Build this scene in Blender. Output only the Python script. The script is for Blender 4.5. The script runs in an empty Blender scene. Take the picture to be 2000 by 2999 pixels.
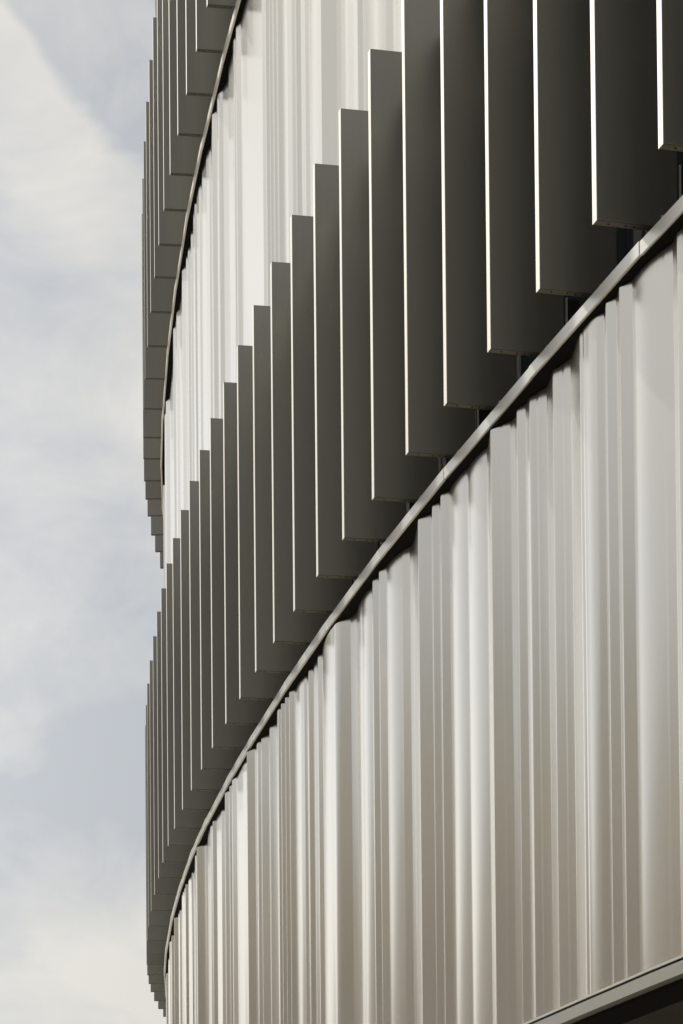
import bpy, bmesh, math, random
from mathutils import Matrix, Vector

S = bpy.context.scene
C = S.collection
random.seed(7)

# ------------------------------------------------------------------ camera
EYE = 1.7                      # eye height above the ground
cam_d = bpy.data.cameras.new('camera')
cam = bpy.data.objects.new('camera', cam_d)
C.objects.link(cam)
PITCH, ROLL = 0.029355804, 0.008119589
cp, sp_, cr, sr = math.cos(PITCH), math.sin(PITCH), math.cos(ROLL), math.sin(ROLL)
right = Vector((cr, sr * sp_, -sr * cp))
up = Vector((sr, -cr * sp_, cr * cp))
fwd = Vector((0, cp, sp_))
m = Matrix((right, up, -fwd)).transposed().to_4x4()
m.translation = (0, 0, EYE)
cam.matrix_world = m
cam_d.sensor_fit = 'VERTICAL'
cam_d.sensor_height = 36
cam_d.lens = 8000 * 36 / 2999
cam_d.shift_x = (1000 - 880.416) / 2999
cam_d.shift_y = (3923.788 - 1499.5) / 2999
cam_d.clip_start = 0.5
cam_d.clip_end = 5000
S.camera = cam
S.render.resolution_x, S.render.resolution_y = 683, 1024

# ------------------------------------------------------------------ sky, sun, exposure
SUN_AZ = 121.0 # direction towards the sun, degrees from +X
SUN_EL = 42.0 
w = bpy.data.worlds.new('World')
S.world = w
w.use_nodes = True
nt = w.node_tree
N, K = nt.nodes, nt.links
for n in list(N):
    N.remove(n)
out = N.new('ShaderNodeOutputWorld')
bg = N.new('ShaderNodeBackground')
bg.inputs[1].default_value = 0.10
K.new(bg.outputs[0], out.inputs[0])
sky = N.new('ShaderNodeTexSky')
sky.sky_type = 'NISHITA'
sky.sun_disc = False
sky.sun_elevation = math.radians(SUN_EL)
sky.sun_rotation = math.radians(90 - SUN_AZ)
sky.air_density = 1.2
sky.dust_density = 2.0
tc = N.new('ShaderNodeTexCoord')
sep = N.new('ShaderNodeSeparateXYZ')
K.new(tc.outputs['Generated'], sep.inputs[0])
def sky_noise(scale, loc, detail, rough, dist):
    mp = N.new('ShaderNodeMapping')
    mp.inputs['Scale'].default_value = (1.0, 1.0, 1.5)
    mp.inputs['Location'].default_value = loc
    K.new(tc.outputs['Generated'], mp.inputs[0])
    n = N.new('ShaderNodeTexNoise')
    n.inputs['Scale'].default_value = scale
    n.inputs['Detail'].default_value = detail
    n.inputs['Roughness'].default_value = rough
    n.inputs['Distortion'].default_value = dist
    K.new(mp.outputs[0], n.inputs[0])
    return n
def sky_math(op, a, b_):
    n = N.new('ShaderNodeMath')
    n.operation = op
    for i_, v_ in enumerate((a, b_)):
        if hasattr(v_, 'links'):
            K.new(v_, n.inputs[i_])
        else:
            n.inputs[i_].default_value = v_
    return n.outputs[0]
band = N.new('ShaderNodeValToRGB')         # cloud layers: bright low bank, thin grey layer, bright high bank
band.color_ramp.interpolation = 'B_SPLINE'
for e, (p_, v_) in zip([band.color_ramp.elements[0], band.color_ramp.elements[1]] + [band.color_ramp.elements.new(.5) for _ in range(5)],
                       ((0.0, .8), (1.0, .8), (.17, .95), (.215, .30), (.28, .05), (.36, .42), (.46, .72))):
    e.position = p_
    e.color = (v_, v_, v_, 1)
K.new(sep.outputs[2], band.inputs[0])
SKA = (5.4, 3.15, 1.3) 
nA = sky_noise(9.0, SKA, 4.0, 0.5, 0.4)
nB = sky_noise(17.0, (0.1, 0.7, 0.2), 6.0, 0.58, 0.5)
f1 = sky_math('MULTIPLY', sky_math('SUBTRACT', nA.outputs[0], 0.5), 2.2)
f2 = sky_math('MULTIPLY', sky_math('SUBTRACT', nB.outputs[0], 0.5), 1.7)
fac = N.new('ShaderNodeClamp')
# long straight edge of the high bank, grey cloud beyond it
du = sky_math('DIVIDE', sep.outputs[0], sky_math('MAXIMUM', sep.outputs[1], 0.05))
dv = sky_math('DIVIDE', sep.outputs[2], sky_math('MAXIMUM', sep.outputs[1], 0.05))
ds = sky_math('SUBTRACT', sky_math('ADD', sky_math('MULTIPLY', du, 0.857), sky_math('MULTIPLY', dv, 0.515)), 0.175)
ds = sky_math('ADD', ds, sky_math('MULTIPLY', sky_math('SUBTRACT', nB.outputs[0], 0.5), 0.030))
ds = sky_math('ADD', ds, sky_math('MULTIPLY', sky_math('SUBTRACT', nA.outputs[0], 0.5), 0.075))
edge = N.new('ShaderNodeMapRange')
edge.interpolation_type = 'SMOOTHSTEP'
edge.inputs[1].default_value = -0.002
edge.inputs[2].default_value = 0.006
edge.inputs[3].default_value = 0.0
edge.inputs[4].default_value = 0.75
K.new(ds, edge.inputs[0])
lit = N.new('ShaderNodeMapRange')          # the bank is brightest just inside that edge
lit.interpolation_type = 'SMOOTHSTEP'
lit.inputs[1].default_value = -0.055
lit.inputs[2].default_value = -0.003
lit.inputs[3].default_value = 0.0
lit.inputs[4].default_value = 0.42
K.new(ds, lit.inputs[0])
K.new(sky_math('SUBTRACT', sky_math('ADD', sky_math('ADD', band.outputs[0], lit.outputs[0]), sky_math('ADD', f1, f2)), edge.outputs[0]), fac.inputs[0])
cloud = N.new('ShaderNodeMixRGB')          # thin grey-blue cloud to sunlit cream cloud
cloud.inputs[1].default_value = (3.95, 4.13, 4.38, 1)
cloud.inputs[2].default_value = (5.95, 5.78, 5.38, 1)
K.new(fac.outputs[0], cloud.inputs[0])
mix = N.new('ShaderNodeMixRGB')            # cloud deck over the clear sky
mix.inputs[0].default_value = 0.95
K.new(sky.outputs[0], mix.inputs[1])
K.new(cloud.outputs[0], mix.inputs[2])
# added glow in the unseen low sky, brightening the turned-away cladding facets
dotn = N.new('ShaderNodeVectorMath')
dotn.operation = 'DOT_PRODUCT'
K.new(tc.outputs['Generated'], dotn.inputs[0])
_ba, _be = math.radians(111.0), math.radians(16.0)
dotn.inputs[1].default_value = (math.cos(_ba) * math.cos(_be), math.sin(_ba) * math.cos(_be), math.sin(_be))
SIDE_GLOW = 0.78 
side_glow = sky_math('ADD', sky_math('MULTIPLY', sky_math('POWER', sky_math('MAXIMUM', dotn.outputs['Value'], 0.0), 42.0), SIDE_GLOW), 1.0)
scl = N.new('ShaderNodeVectorMath')
scl.operation = 'SCALE'
K.new(mix.outputs[0], scl.inputs[0])
K.new(side_glow, scl.inputs['Scale'])
K.new(scl.outputs[0], bg.inputs[0])

sun_d = bpy.data.lights.new('sun', 'SUN')
SUN_E = 4.6 
sun_d.energy = SUN_E
sun_d.angle = math.radians(1.6)
sun_d.color = (1.0, 0.955, 0.87)
sun = bpy.data.objects.new('sun', sun_d)
C.objects.link(sun)
sv = Vector((math.cos(math.radians(SUN_AZ)) * math.cos(math.radians(SUN_EL)),
             math.sin(math.radians(SUN_AZ)) * math.cos(math.radians(SUN_EL)),
             math.sin(math.radians(SUN_EL))))
sun.rotation_euler = sv.to_track_quat('Z', 'Y').to_euler()
sun.location = (-40, 20, 60)

S.view_settings.view_transform = 'Standard'
S.view_settings.look = 'None'
S.view_settings.gamma = 1
S.view_settings.exposure = 0.22
S.render.engine = 'CYCLES'
S.cycles.max_bounces = 8
S.cycles.glossy_bounces = 6

# ------------------------------------------------------------------ materials
def material(name, base, rough=0.5, metal=0.0, spec=0.5, mottle=0.0, mscale=(3, 3, 3), grain=0.0, gscale=(60, 60, 1.5),
             bump=0.0, bscale=(1.5, 1.5, 0.6), vary=0.0):
    mt = bpy.data.materials.new(name)
    mt.use_nodes = True
    t = mt.node_tree
    b = t.nodes['Principled BSDF']
    b.inputs['Base Color'].default_value = (*base, 1)
    b.inputs['Roughness'].default_value = rough
    b.inputs['Metallic'].default_value = metal
    b.inputs['Specular IOR Level'].default_value = spec
    g = t.nodes.new('ShaderNodeTexCoord')

    def noise(sc, detail=3):
        mpn = t.nodes.new('ShaderNodeMapping')
        mpn.inputs['Scale'].default_value = sc
        t.links.new(g.outputs['Object'], mpn.inputs[0])
        n = t.nodes.new('ShaderNodeTexNoise')
        n.inputs['Scale'].default_value = 1.0
        n.inputs['Detail'].default_value = detail
        t.links.new(mpn.outputs[0], n.inputs[0])
        return n
    if mottle:
        n = noise(mscale)
        mr = t.nodes.new('ShaderNodeMapRange')
        mr.inputs[3].default_value = 1 - mottle
        mr.inputs[4].default_value = 1 + mottle
        t.links.new(n.outputs[0], mr.inputs[0])
        mx = t.nodes.new('ShaderNodeVectorMath')
        mx.operation = 'SCALE'
        mx.inputs[0].default_value = base
        t.links.new(mr.outputs[0], mx.inputs['Scale'])
        t.links.new(mx.outputs[0], b.inputs['Base Color'])
    if vary:
        oi = t.nodes.new('ShaderNodeObjectInfo')
        mr2 = t.nodes.new('ShaderNodeMapRange')
        mr2.inputs[3].default_value = 1 - vary
        mr2.inputs[4].default_value = 1 + vary
        t.links.new(oi.outputs['Random'], mr2.inputs[0])
        mx2 = t.nodes.new('ShaderNodeVectorMath')
        mx2.operation = 'SCALE'
        t.links.new(mx.outputs[0], mx2.inputs[0])
        t.links.new(mr2.outputs[0], mx2.inputs['Scale'])
        t.links.new(mx2.outputs[0], b.inputs['Base Color'])
    if grain:
        n = noise(gscale, 2)
        mr = t.nodes.new('ShaderNodeMapRange')
        mr.inputs[3].default_value = rough - grain
        mr.inputs[4].default_value = rough + grain
        t.links.new(n.outputs[0], mr.inputs[0])
        t.links.new(mr.outputs[0], b.inputs['Roughness'])
    if bump:
        n = noise(bscale, 1)
        bp = t.nodes.new('ShaderNodeBump')
        bp.inputs['Strength'].default_value = 1.0
        bp.inputs['Distance'].default_value = bump
        t.links.new(n.outputs[0], bp.inputs['Height'])
        t.links.new(bp.outputs[0], b.inputs['Normal'])
    return mt

CR = 0.235 
CM = 0.95 
FR = 0.40 
FM = 1.0
NBH = 19.0
LR = 0.36 
FB = 0.55 
M_CLAD = material('pearl_coated_metal', (0.86, 0.83, 0.765), CR, CM, mottle=0.02, mscale=(2, 2, .4), grain=0.015,
                  bump=0.0012, bscale=(1.3, 1.3, 0.35))
M_FIN = material('champagne_anodised_metal', (0.49 * FB, 0.48 * FB, 0.44 * FB), FR, FM, mottle=0.07, mscale=(9, 9, .5), vary=0.07, grain=0.04,
                 bump=0.0006, bscale=(1.2, 1.2, 0.5))
M_SUNLIT_EDGE = material('sunlit_brushed_edge', (0.88, 0.86, 0.80), 0.52, 0.7, grain=0.06)  # paler, rougher fin metal: sunlight on the outer edges put into the colour
M_PLATE = material('olive_end_plate', (0.085, 0.082, 0.062), 0.45, 0.3, 0.4, mottle=0.35, mscale=(14, 14, 14))
M_LEDGE = material('brushed_metal', (0.85, 0.835, 0.785), LR, 0.92, mottle=0.035, mscale=(14, 14, 0.6), grain=0.03)
M_TRIM = material('satin_trim_metal', (0.52, 0.505, 0.46), 0.4, 0.9, mottle=0.04, mscale=(14, 14, 1))
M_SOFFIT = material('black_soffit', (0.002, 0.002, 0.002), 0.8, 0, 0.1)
M_DARK = material('dark_recess', (0.045, 0.043, 0.034), 0.5, 0, 0.3, mottle=0.2)
M_GLASS = material('dark_window_glass', (0.012, 0.017, 0.022), 0.06, 0, 0.6, bump=0.002)
M_FRAME = material('blue_grey_frame', (0.045, 0.055, 0.07), 0.35, 0.3, 0.5)
M_BRACKET = material('black_steel', (0.02, 0.02, 0.02), 0.4, 0.5)
M_SCREW = material('screw_hole', (0.01, 0.01, 0.008), 0.8, 0, 0.1)
M_GROUND = material('paving', (0.24, 0.22, 0.185), 0.8, 0, 0.3, mottle=0.15, mscale=(.6, .6, .6))
M_ROOF = material('roof_membrane', (0.25, 0.25, 0.24), 0.8, 0, 0.3, mottle=0.1)

# ------------------------------------------------------------------ measured plan
# P: outer near corner of each vertical fin, seen from above.  WL, WU: cladding profile as
# (position along the fin line, set-back from it) for the lower and the upper band.
P = [(2.055, 14.869), (1.792, 15.824), (1.542, 16.788), (1.302, 17.737), (1.065, 18.688), (0.836, 19.642), (0.614, 20.608), (0.401, 21.555), (0.199,
    22.51), (0.004, 23.477), (-0.182, 24.437), (-0.362, 25.397), (-0.532, 26.349), (-0.695, 27.298), (-0.863, 28.285), (-1.011, 29.219), (-1.16,
    30.188), (-1.301, 31.156), (-1.439, 32.16), (-1.562, 33.119), (-1.677, 34.117), (-1.784, 35.103), (-1.895, 36.215), (-2.005, 37.379), (-2.106,
    38.558), (-2.192, 39.724), (-2.269, 40.894), (-2.319, 41.806), (-2.365, 42.796), (-2.392, 43.653), (-2.404, 44.473), (-2.4, 45.446), (-2.379,
    46.328), (-2.34, 47.231)]
WL = [(0.546, 0.347), (0.616, 0.337), (0.748, 0.371), (0.849, 0.354), (1.311, 0.339), (1.418, 0.297), (1.556, 0.333), (1.657, 0.301), (1.787, 0.342),
    (1.891, 0.304), (2.154, 0.311), (2.545, 0.392), (2.774, 0.347), (3.056, 0.405), (3.268, 0.352), (3.382, 0.364), (3.485, 0.334), (3.631, 0.369),
    (3.713, 0.362), (3.908, 0.283), (4.234, 0.361), (4.683, 0.352), (5.172, 0.357), (5.275, 0.316), (5.43, 0.353), (5.52, 0.319), (5.685, 0.364),
    (5.852, 0.301), (6.095, 0.353), (6.424, 0.415), (6.513, 0.409), (6.632, 0.375), (7.043, 0.352), (7.167, 0.319), (7.323, 0.355), (7.411, 0.323),
    (7.595, 0.365), (8.032, 0.354), (8.325, 0.398), (8.479, 0.376), (8.674, 0.28), (9.594, 0.356), (9.691, 0.332), (9.853, 0.362), (9.958, 0.351),
    (10.09, 0.37), (10.17, 0.338), (10.331, 0.367), (10.41, 0.344), (10.566, 0.328), (10.869, 0.338), (10.959, 0.302), (11.122, 0.327), (11.175,
    0.299), (11.35, 0.326), (11.404, 0.298), (11.575, 0.323), (11.63, 0.297), (12.109, 0.371), (12.217, 0.352), (12.304, 0.33), (12.599, 0.368),
    (12.774, 0.318), (12.889, 0.331), (12.983, 0.3), (13.16, 0.325), (13.219, 0.318), (13.362, 0.259), (13.723, 0.313), (13.891, 0.305), (13.944,
    0.304), (14.479, 0.309), (14.632, 0.279), (14.884, 0.304), (14.933, 0.287), (15.156, 0.311), (15.273, 0.28), (15.997, 0.367), (16.11, 0.341),
    (16.475, 0.331), (16.603, 0.343), (16.699, 0.308), (16.866, 0.325), (16.943, 0.311), (17.411, 0.329), (17.811, 0.364), (18.011, 0.335), (18.111,
    0.268), (18.595, 0.306), (18.644, 0.292), (19.335, 0.345), (19.599, 0.351), (19.637, 0.332), (19.868, 0.339), (20.071, 0.322), (20.375, 0.337),
    (20.415, 0.306), (20.608, 0.315), (20.687, 0.307), (20.843, 0.317), (20.923, 0.305), (21.075, 0.314), (21.123, 0.305), (21.967, 0.355), (22.038,
    0.331), (22.149, 0.335), (22.217, 0.326), (22.466, 0.337), (22.548, 0.287), (23.644, 0.341), (23.694, 0.308), (23.865, 0.314), (24.067, 0.314),
    (24.118, 0.296), (25.241, 0.326), (25.377, 0.313), (26.53, 0.325), (26.604, 0.295), (27.121, 0.291)]
WU = [(13.476, 0.336), (13.92, 0.338), (14.059, 0.306), (14.26, 0.327), (14.331, 0.308), (14.603, 0.342), (14.987, 0.342), (15.244, 0.369), (15.47,
    0.339), (15.609, 0.292), (15.967, 0.33), (16.101, 0.291), (16.851, 0.364), (16.92, 0.348), (17.101, 0.33), (17.231, 0.341), (17.476, 0.324),
    (17.787, 0.348), (17.904, 0.323), (18.019, 0.329), (18.116, 0.322), (18.322, 0.338), (18.373, 0.318), (18.508, 0.327), (18.608, 0.322), (19.11,
    0.361), (19.199, 0.34), (19.56, 0.365), (19.664, 0.338), (19.817, 0.346), (19.896, 0.332), (20.133, 0.346), (20.323, 0.308), (21.053, 0.351),
    (21.455, 0.345), (21.584, 0.316), (21.738, 0.322), (21.868, 0.321), (21.998, 0.326), (22.077, 0.301), (23.09, 0.354), (24.159, 0.353), (24.334,
    0.301), (24.713, 0.31), (24.773, 0.295), (26.372, 0.324)]
Z_FIN0, Z_FIN1, Z_UP0, Z_UP1 = [v + EYE for v in (7.0208, 10.4872, 14.8794, 18.3015)]

P = [Vector((a, b)) for a, b in P]
NPRE, NPOST = 6, 5
# carry the curve on past both ends of what the photograph shows
def turn(v, a):
    return Vector((v.x * math.cos(a) - v.y * math.sin(a), v.x * math.sin(a) + v.y * math.cos(a)))
for i in range(NPRE):
    P.insert(0, P[0] - turn(P[1] - P[0], math.radians(0.25)).normalized() * 0.99)
for i in range(NPOST + 6):
    P.append(P[-1] + turn(P[-1] - P[-2], -math.radians(2.2)).normalized() * 0.93)

def tangent(k):
    k = max(0, min(len(P) - 1, k))
    a, b = P[max(0, k - 2)], P[min(len(P) - 1, k + 2)]
    return (b - a).normalized()

def curve(t, off=0.0):
    """Point at fin position t (0 = nearest fin of the photograph's measured row), set back by off."""
    t = t + NPRE
    k = max(0, min(len(P) - 2, int(math.floor(t))))
    f = t - k
    p = P[k] * (1 - f) + P[k + 1] * f
    tg = (tangent(k) * (1 - f) + tangent(k + 1) * f).normalized()
    return p + Vector((tg.y, -tg.x)) * off

T0, T1 = -5.5, 38.0

# ------------------------------------------------------------------ helpers
def empty(name, loc, parent=None):
    o = bpy.data.objects.new(name, None)
    C.objects.link(o)
    o.location = loc
    o.parent = parent
    return o

def link_mesh(name, bm, mat, parent=None, smooth=False, bevel=0.0):
    bmesh.ops.recalc_face_normals(bm, faces=bm.faces)
    me = bpy.data.meshes.new(name)
    bm.to_mesh(me)
    bm.free()
    for mm in (mat if isinstance(mat, (list, tuple)) else [mat]):
        me.materials.append(mm)
    if smooth:
        for p in me.polygons:
            p.use_smooth = True
    o = bpy.data.objects.new(name, me)
    C.objects.link(o)
    o.parent = parent
    if bevel:
        md = o.modifiers.new('bevel', 'BEVEL')
        md.width = bevel
        md.segments = 2
        md.limit_method = 'ANGLE'
        md.harden_normals = False
    return o

def add_prism(bm, pts, z0, z1, mi=0):
    """Vertical prism on a plan polygon."""
    lo = [bm.verts.new((p[0], p[1], z0)) for p in pts]
    hi = [bm.verts.new((p[0], p[1], z1)) for p in pts]
    n = len(pts)
    fs = [bm.faces.new(lo[::-1]), bm.faces.new(hi)]
    for i in range(n):
        fs.append(bm.faces.new((lo[i], lo[(i + 1) % n], hi[(i + 1) % n], hi[i])))
    for f in fs:
        f.material_index = mi
    return fs

def add_strip_solid(bm, ts, o0, o1, z0, z1, mi=0):
    """Solid that follows the curve between set-backs o0 and o1."""
    pts = [curve(t, o0) for t in ts] + [curve(t, o1) for t in reversed(ts)]
    n = len(ts)
    v = {}
    for i, t in enumerate(ts):
        for j, (o, z) in enumerate(((o0, z0), (o1, z0), (o1, z1), (o0, z1))):
            p = curve(t, o)
            v[i, j] = bm.verts.new((p.x, p.y, z))
    for i in range(n - 1):
        for j in range(4):
            k = (j + 1) % 4
            f = bm.faces.new((v[i, j], v[i + 1, j], v[i + 1, k], v[i, k]))
            f.material_index = mi
    bm.faces.new([v[0, j] for j in range(4)]).material_index = mi
    bm.faces.new([v[n - 1, j] for j in (3, 2, 1, 0)]).material_index = mi

def frange(a, b, st):
    n = max(1, int(round((b - a) / st)))
    return [a + (b - a) * i / n for i in range(n + 1)]

# ------------------------------------------------------------------ ground
bm = bmesh.new()
bmesh.ops.create_grid(bm, x_segments=1, y_segments=1, size=900)
g = link_mesh('ground', bm, M_GROUND)
g['kind'] = 'structure'

# ------------------------------------------------------------------ the building
bld = empty('office_building', (0, 0, 0))
bld['label'] = 'curved building with white ribbed metal bands, dark vertical fins and slim metal ledges'
bld['category'] = 'building'

def fill_profile(prof, pattern_src, a, b):
    """Complete a measured rib profile up to both ends of the facade with ribs of the same make."""
    lo, hi = prof[0][0], prof[-1][0]
    src = [(t, o) for t, o in pattern_src]
    span = src[-1][0] - src[0][0]
    pre = []
    shift = lo - 0.45 - src[-1][0]
    while True:
        blk = [(t + shift, o) for t, o in src]
        pre = [q for q in blk if q[0] > a] + pre
        if blk[0][0] < a:
            break
        shift -= span + 0.4
    post = []
    shift = hi + 0.45 - src[0][0]
    while True:
        blk = [(t + shift, o) for t, o in src]
        post += [q for q in blk if q[0] < b]
        if blk[-1][0] > b:
            break
        shift += span + 0.4
    return [(a, 0.33)] + pre + list(prof) + post + [(b, 0.33)]

def profile_points(prof, seed):
    rnd = random.Random(seed)
    pts = [curve(t, o) for t, o in prof]
    res = [pts[0]]
    for i in range(1, len(pts) - 1):
        a, c, b = pts[i - 1], pts[i], pts[i + 1]
        la, lb = (a - c).length, (b - c).length
        soft = rnd.random() < 0.10
        ra = min(la * 0.46, 0.10 if soft else 0.008)
        rb = min(lb * 0.46, 0.10 if soft else 0.008)
        A = c + (a - c).normalized() * ra
        B = c + (b - c).normalized() * rb
        segs = 7 if soft else 3
        for k in range(segs + 1):
            f = k / segs
            res.append(A * (1 - f) ** 2 + c * 2 * f * (1 - f) + B * f * f)
    res.append(pts[-1])
    out_ = [res[0]]
    for p in res[1:]:
        d = (p - out_[-1]).length
        if d < 1e-4:
            continue
        q = out_[-1]
        u = (p - q) / d
        nn = Vector((u.y, -u.x))
        # slope of this facet against the run of the facade
        best = min(range(len(P)), key=lambda k_: (P[k_] - q).length)
        tg = tangent(best)
        slope = math.degrees(math.asin(max(-1, min(1, tg.x * u.y - tg.y * u.x))))
        if d > 0.27 and abs(slope) < 7 and best - NPRE < 10:    # the wide facets are pressed slightly convex
            sag = d * rnd.uniform(0.030, 0.040)
            for j in range(1, 16):
                f = j / 16
                out_.append(q + u * d * f - nn * sag * 4 * f * (1 - f))
        elif d > 0.14 and best - NPRE < 12:               # some sloping facets carry a pressed line
            out_.append(q + u * 0.015)
            if rnd.random() < 0.6:
                f = rnd.uniform(0.3, 0.65) * (d - 0.06) + 0.02
                out_.append(q + u * (f - 0.01))
                out_.append(q + u * f - nn * 0.001)
                out_.append(q + u * (f + 0.024) + nn * 0.0045)
                out_.append(q + u * (f + 0.034) + nn * 0.004)
            out_.append(q + u * (d - 0.015))
        elif d > 0.05:                     # keep long flat facets flat when shaded smooth
            q = out_[-1]
            for f in (0.012 / d, 1 - 0.012 / d):
                out_.append(q * (1 - f) + p * f)
        out_.append(p)
    return out_

def cladding(prof, z0, z1, seed, parent):
    pts = profile_points(prof, seed)
    bm = bmesh.new()
    zs = [z0, z1]
    rows = [[bm.verts.new((p.x, p.y, z)) for p in pts] for z in zs]
    for r in range(len(zs) - 1):
        for i in range(len(pts) - 1):
            bm.faces.new((rows[r][i], rows[r][i + 1], rows[r + 1][i + 1], rows[r + 1][i]))
    o = link_mesh('ribbed_cladding', bm, M_CLAD, parent, smooth=True)
    return o

WLf = fill_profile(WL, WL[:28], T0, T1)
WU_near = [(t + 0.37 if t < 13 else t, o) for t, o in WL[2:60] if t + 0.37 < 13.3]
WUf = fill_profile(sorted(WU_near + WU), WL[:28], T0, T1)
WTf = fill_profile([(t + 0.6, o) for t, o in WL[5:70]], WL[:28], T0, T1)

Z_L0 = EYE + 2.62                      # foot of the lower cladding band
Z_U0 = Z_FIN1 - 0.32                   # foot of the upper cladding band
Z_T0 = Z_UP1 - 0.32
Z_TOP = Z_UP1 + 4.2
LEDGES = (Z_FIN0 - 0.098, Z_UP0 - 0.085)
LH = 0.102                             # underside of the ledge body below its top
FH = 0.083                              # ledge height

cladding(WLf, Z_L0, LEDGES[0] - LH, 3, bld)
cladding(WUf, Z_U0, LEDGES[1] - LH, 5, bld)
cladding(WTf, Z_T0, Z_TOP, 9, bld)

# core walls behind everything
ts = frange(T0, T1, 0.5)
for z0, z1 in ((Z_L0, LEDGES[0] - LH), (Z_U0, LEDGES[1] - LH), (Z_T0, Z_TOP)):
    bm = bmesh.new()
    add_strip_solid(bm, ts, 0.43, 0.95, z0 + 0.004, z1 - 0.004)
    link_mesh('backing_wall', bm, M_DARK, bld)

# copings / soffits of each band
def coping(z0, z1, o0, o1, mat, name, sp=0.5):
    bm = bmesh.new()
    add_strip_solid(bm, frange(T0, T1, sp), o0, o1, z0, z1)
    return link_mesh(name, bm, mat, bld)

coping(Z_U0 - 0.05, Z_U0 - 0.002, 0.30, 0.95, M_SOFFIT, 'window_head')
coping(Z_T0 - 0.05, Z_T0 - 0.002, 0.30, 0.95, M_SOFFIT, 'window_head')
coping(Z_TOP + 0.002, Z_TOP + 0.12, 0.22, 0.60, M_LEDGE, 'parapet_coping')

# foot trim of the lower band: a small bead, a groove and a deep face
coping(EYE + 2.607, EYE + 2.622, 0.272, 0.95, M_LEDGE, 'foot_trim')
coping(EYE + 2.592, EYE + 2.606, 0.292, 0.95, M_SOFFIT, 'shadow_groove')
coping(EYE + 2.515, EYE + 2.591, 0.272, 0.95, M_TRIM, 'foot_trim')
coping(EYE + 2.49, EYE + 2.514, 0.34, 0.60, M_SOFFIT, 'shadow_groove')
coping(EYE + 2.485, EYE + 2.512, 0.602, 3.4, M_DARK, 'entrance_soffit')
bm = bmesh.new()
add_strip_solid(bm, ts, 2.6, 2.9, 0.002, EYE + 2.488)
link_mesh('ground_floor_wall', bm, M_DARK, bld)

# ledges, built of short straight fascia panels jointed at every second fin
panel_ends = [-5.5] + [float(t) for t in range(-5, 38, 2)] + [38.0]
for li, zt in enumerate(LEDGES):
    bm = bmesh.new()
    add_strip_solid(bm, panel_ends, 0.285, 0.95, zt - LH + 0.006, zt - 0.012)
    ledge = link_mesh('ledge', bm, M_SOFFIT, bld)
    for k in range(len(panel_ends) - 1):
        a, b = panel_ends[k], panel_ends[k + 1]
        pa, pb = curve(a, 0.26), curve(b, 0.26)
        d = (pb - pa).normalized()
        n = Vector((d.y, -d.x))            # inwards
        jog = (k % 2) * 0.004
        gap = 0.002
        pa, pb = pa + d * gap + n * jog, pb - d * gap + n * jog
        zj = random.uniform(-0.004, 0.004)
        bm = bmesh.new()
        z0, z1 = zt - FH + zj, zt + zj
        add_prism(bm, [pa, pb, pb + n * 0.022, pa + n * 0.022], z0, z1)
        link_mesh('fascia_panel', bm, M_LEDGE, ledge)
    # small clips standing on the ledge
    for k in range(-5, 33):
        bm = bmesh.new()
        p, q = curve(k + 0.68, 0.275), curve(k + 0.70, 0.275)
        d = (q - p).normalized()
        n = Vector((d.y, -d.x))
        add_prism(bm, [p, p + d * 0.012, p + d * 0.012 + n * 0.03, p + n * 0.03], zt - 0.01, zt + 0.022)
        link_mesh('clip', bm, M_LEDGE, ledge)

# windows behind the fins
def window_row(z0, z1, a, b):
    k = a
    while k < b:
        e = min(k + 2, b)
        t_ = [k + 0.62, k + 1.12, k + 1.62, k + 2.62]
        t_ = [k + 0.62 + x * 0.25 for x in range(9)]
        bm = bmesh.new()
        add_strip_solid(bm, t_, 0.80, 0.84, z0 + 0.06, z1 - 0.06)
        win = link_mesh('window', bm, M_GLASS, bld)
        bm = bmesh.new()
        add_strip_solid(bm, t_[:1] + [t_[0] + 0.06], 0.70, 0.86, z0, z1)
        add_strip_solid(bm, [t_[0] + 1.0, t_[0] + 1.05], 0.74, 0.86, z0, z1)
        add_strip_solid(bm, t_, 0.745, 0.862, z0 + 0.001, z0 + 0.06)
        add_strip_solid(bm, t_, 0.745, 0.862, z1 - 0.06, z1 - 0.001)
        link_mesh('window_frame', bm, M_FRAME, win)
        k += 2
window_row(LEDGES[0] - 0.01, Z_U0 - 0.052, -5, 33)
window_row(LEDGES[1] - 0.01, Z_T0 - 0.052, -5, 33)

# ------------------------------------------------------------------ fins
FD, FT = 0.51, 0.066
def fin_mesh(z0, z1, name):
    """Local frame: x inwards along the fin, y along the facade, origin at the outer near corner."""
    bm = bmesh.new()
    h = z1 - z0
    pts = [(0, 0), (FD, 0), (FD, FT), (0, FT)]
    add_prism(bm, pts, 0.004, h)
    bmesh.ops.recalc_face_normals(bm, faces=bm.faces)
    me = bpy.data.meshes.new(name)
    bm.to_mesh(me)
    bm.free()
    me.materials.append(M_FIN)
    return me

def disc_mesh():
    bm = bmesh.new()
    bmesh.ops.create_cone(bm, cap_ends=True, segments=10, radius1=0.0068, radius2=0.0068, depth=0.003)
    me = bpy.data.meshes.new('screw')
    bm.to_mesh(me)
    bm.free()
    me.materials.append(M_SCREW)
    return me

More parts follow.
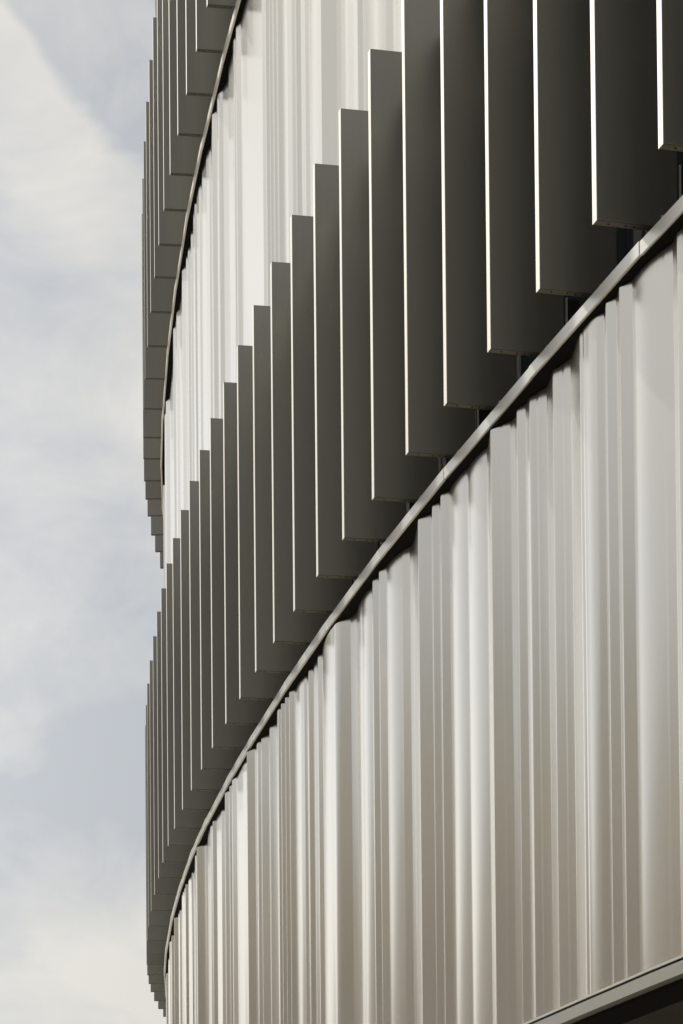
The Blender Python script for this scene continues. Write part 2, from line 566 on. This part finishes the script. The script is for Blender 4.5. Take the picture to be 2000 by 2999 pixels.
def bracket_mesh():
    bm = bmesh.new()
    # bright narrow edge plate, dark web, bolt with washer
    add_prism(bm, [(0.526, 0.002), (0.536, 0.002), (0.536, 0.014), (0.526, 0.014)], -0.09, 0.39, 1)
    add_prism(bm, [(0.537, 0.012), (0.62, 0.012), (0.62, 0.022), (0.537, 0.022)], -0.09, 0.385, 0)
    for zc_ in (0.27, 0.07):
        for r, dep, y, mi in ((0.021, 0.006, 0.009, 0), (0.013, 0.014, 0.002, 2), (0.006, 0.006, -0.008, 0)):
            ret = bmesh.ops.create_cone(bm, cap_ends=True, segments=6 if r == 0.013 else 16, radius1=r, radius2=r, depth=dep,
                                        matrix=Matrix.Translation((0.578, y, zc_)) @ Matrix.Rotation(math.pi / 2, 4, 'X'))
            for f in {f for v in ret['verts'] for f in v.link_faces}:
                f.material_index = mi
    me = bpy.data.meshes.new('bracket')
    bm.to_mesh(me)
    bm.free()
    me.materials.append(M_BRACKET)
    me.materials.append(M_LEDGE)
    me.materials.append(M_FRAME)
    return me

def plate_mesh():
    bm = bmesh.new()
    add_prism(bm, [(0.003, 0.003), (FD - 0.003, 0.003), (FD - 0.003, FT - 0.003), (0.003, FT - 0.003)], 0.0, 0.0035)
    bmesh.ops.recalc_face_normals(bm, faces=bm.faces)
    me = bpy.data.meshes.new('end_plate')
    bm.to_mesh(me)
    bm.free()
    me.materials.append(M_PLATE)
    return me

def sunlit_edge_mesh(h):  # thin pale strip added on the outer edge to carry its painted sunlight
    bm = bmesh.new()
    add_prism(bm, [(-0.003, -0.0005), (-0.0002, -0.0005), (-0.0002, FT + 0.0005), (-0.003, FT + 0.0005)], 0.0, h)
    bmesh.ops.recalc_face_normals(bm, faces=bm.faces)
    me = bpy.data.meshes.new('sunlit_edge')
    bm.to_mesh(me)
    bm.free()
    me.materials.append(M_SUNLIT_EDGE)
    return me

ME_SCREW, ME_BRACKET = disc_mesh(), bracket_mesh()
def fin_row(z0, z1, first, last, name):
    me = fin_mesh(z0, z1, name)
    mc = sunlit_edge_mesh(z1 - z0)
    mp_ = plate_mesh()
    for t in range(first, last + 1):
        p = P[t + NPRE]
        tg = tangent(t + NPRE)
        o = bpy.data.objects.new(name, me)
        C.objects.link(o)
        o.parent = bld
        o.location = (p.x, p.y, z0)
        inward = Vector((tg.y, -tg.x))
        o.rotation_euler = (0, 0, math.atan2(inward.y, inward.x) + math.radians(random.uniform(-.25, .25)))
        md = o.modifiers.new('bevel', 'BEVEL')
        md.width = 0.0022
        md.segments = 2
        md.limit_method = 'ANGLE'
        for nm, me_ in (('sunlit_edge', mc), ('end_plate', mp_)):
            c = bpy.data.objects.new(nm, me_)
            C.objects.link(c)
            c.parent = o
        rnd = random.Random(t * 13 + int(z0))
        for f in (0.165, 0.48) + ((0.375,) if rnd.random() < .6 else ()) + ((0.57,) if rnd.random() < .6 else ()):
            s = bpy.data.objects.new('screw', ME_SCREW)
            C.objects.link(s)
            s.parent = o
            s.location = (FD * f, FT * 0.5, -0.0008)
        if (t - 1) % 2 == 0:
            b = bpy.data.objects.new('bracket', ME_BRACKET)
            C.objects.link(b)
            b.parent = o

fin_row(Z_FIN0, Z_FIN1, -3, 34, 'vertical_fin')
fin_row(Z_UP0, Z_UP1, 9, 34, 'vertical_fin')

# ------------------------------------------------------------------ the block across the street, seen only as a reflection
nb = empty('neighbouring_building', (-40, 0, 0))
nb['label'] = 'plain pale render block across the street, mirrored softly in the lower metal band'
nb['category'] = 'building'
M_NB = material('pale_render', (0.80, 0.755, 0.68), 0.8, 0, 0.3, mottle=0.15, mscale=(.3, .3, .3))
bm = bmesh.new()
add_prism(bm, [(-14, -60), (0, -60), (0, 110), (-14, 110)], 0.0, NBH)
nw = link_mesh('wall', bm, M_NB, nb)
bm = bmesh.new()
add_prism(bm, [(-14.3, -60.3), (0.3, -60.3), (0.3, 110.3), (-14.3, 110.3)], NBH + 0.002, NBH + 0.4)
link_mesh('roof', bm, M_ROOF, nb)
for k in range(27):
    for z in (1.2, 4.8, 8.4, 11.8):
        bm = bmesh.new()
        y0 = -57 + k * 6.2
        add_prism(bm, [(-0.1, y0), (0.05, y0), (0.05, y0 + 3.4), (-0.1, y0 + 3.4)], z, z + 2.0)
        link_mesh('window', bm, M_GLASS, nb)

# roof slab closing the building
bm = bmesh.new()
pts = [curve(t, 0.5) for t in ts]
far = [Vector((30, pts[-1].y)), Vector((30, pts[0].y))]
f = bm.faces.new([bm.verts.new((p.x, p.y, Z_TOP - 0.4)) for p in pts + far])
r = bmesh.ops.extrude_face_region(bm, geom=[f])
for v in r['geom']:
    if isinstance(v, bmesh.types.BMVert):
        v.co.z += 0.2
link_mesh('roof', bm, M_ROOF, bld)
# plain rear and side walls
bm = bmesh.new()
for a, b in ((pts[0], far[1]), (far[1], far[0]), (far[0], pts[-1])):
    d = (b - a).normalized()
    n = Vector((-d.y, d.x)) * 0.2
    add_prism(bm, [a, b, b + n, a + n], 0.0, Z_TOP)
link_mesh('rear_wall', bm, M_DARK, bld)
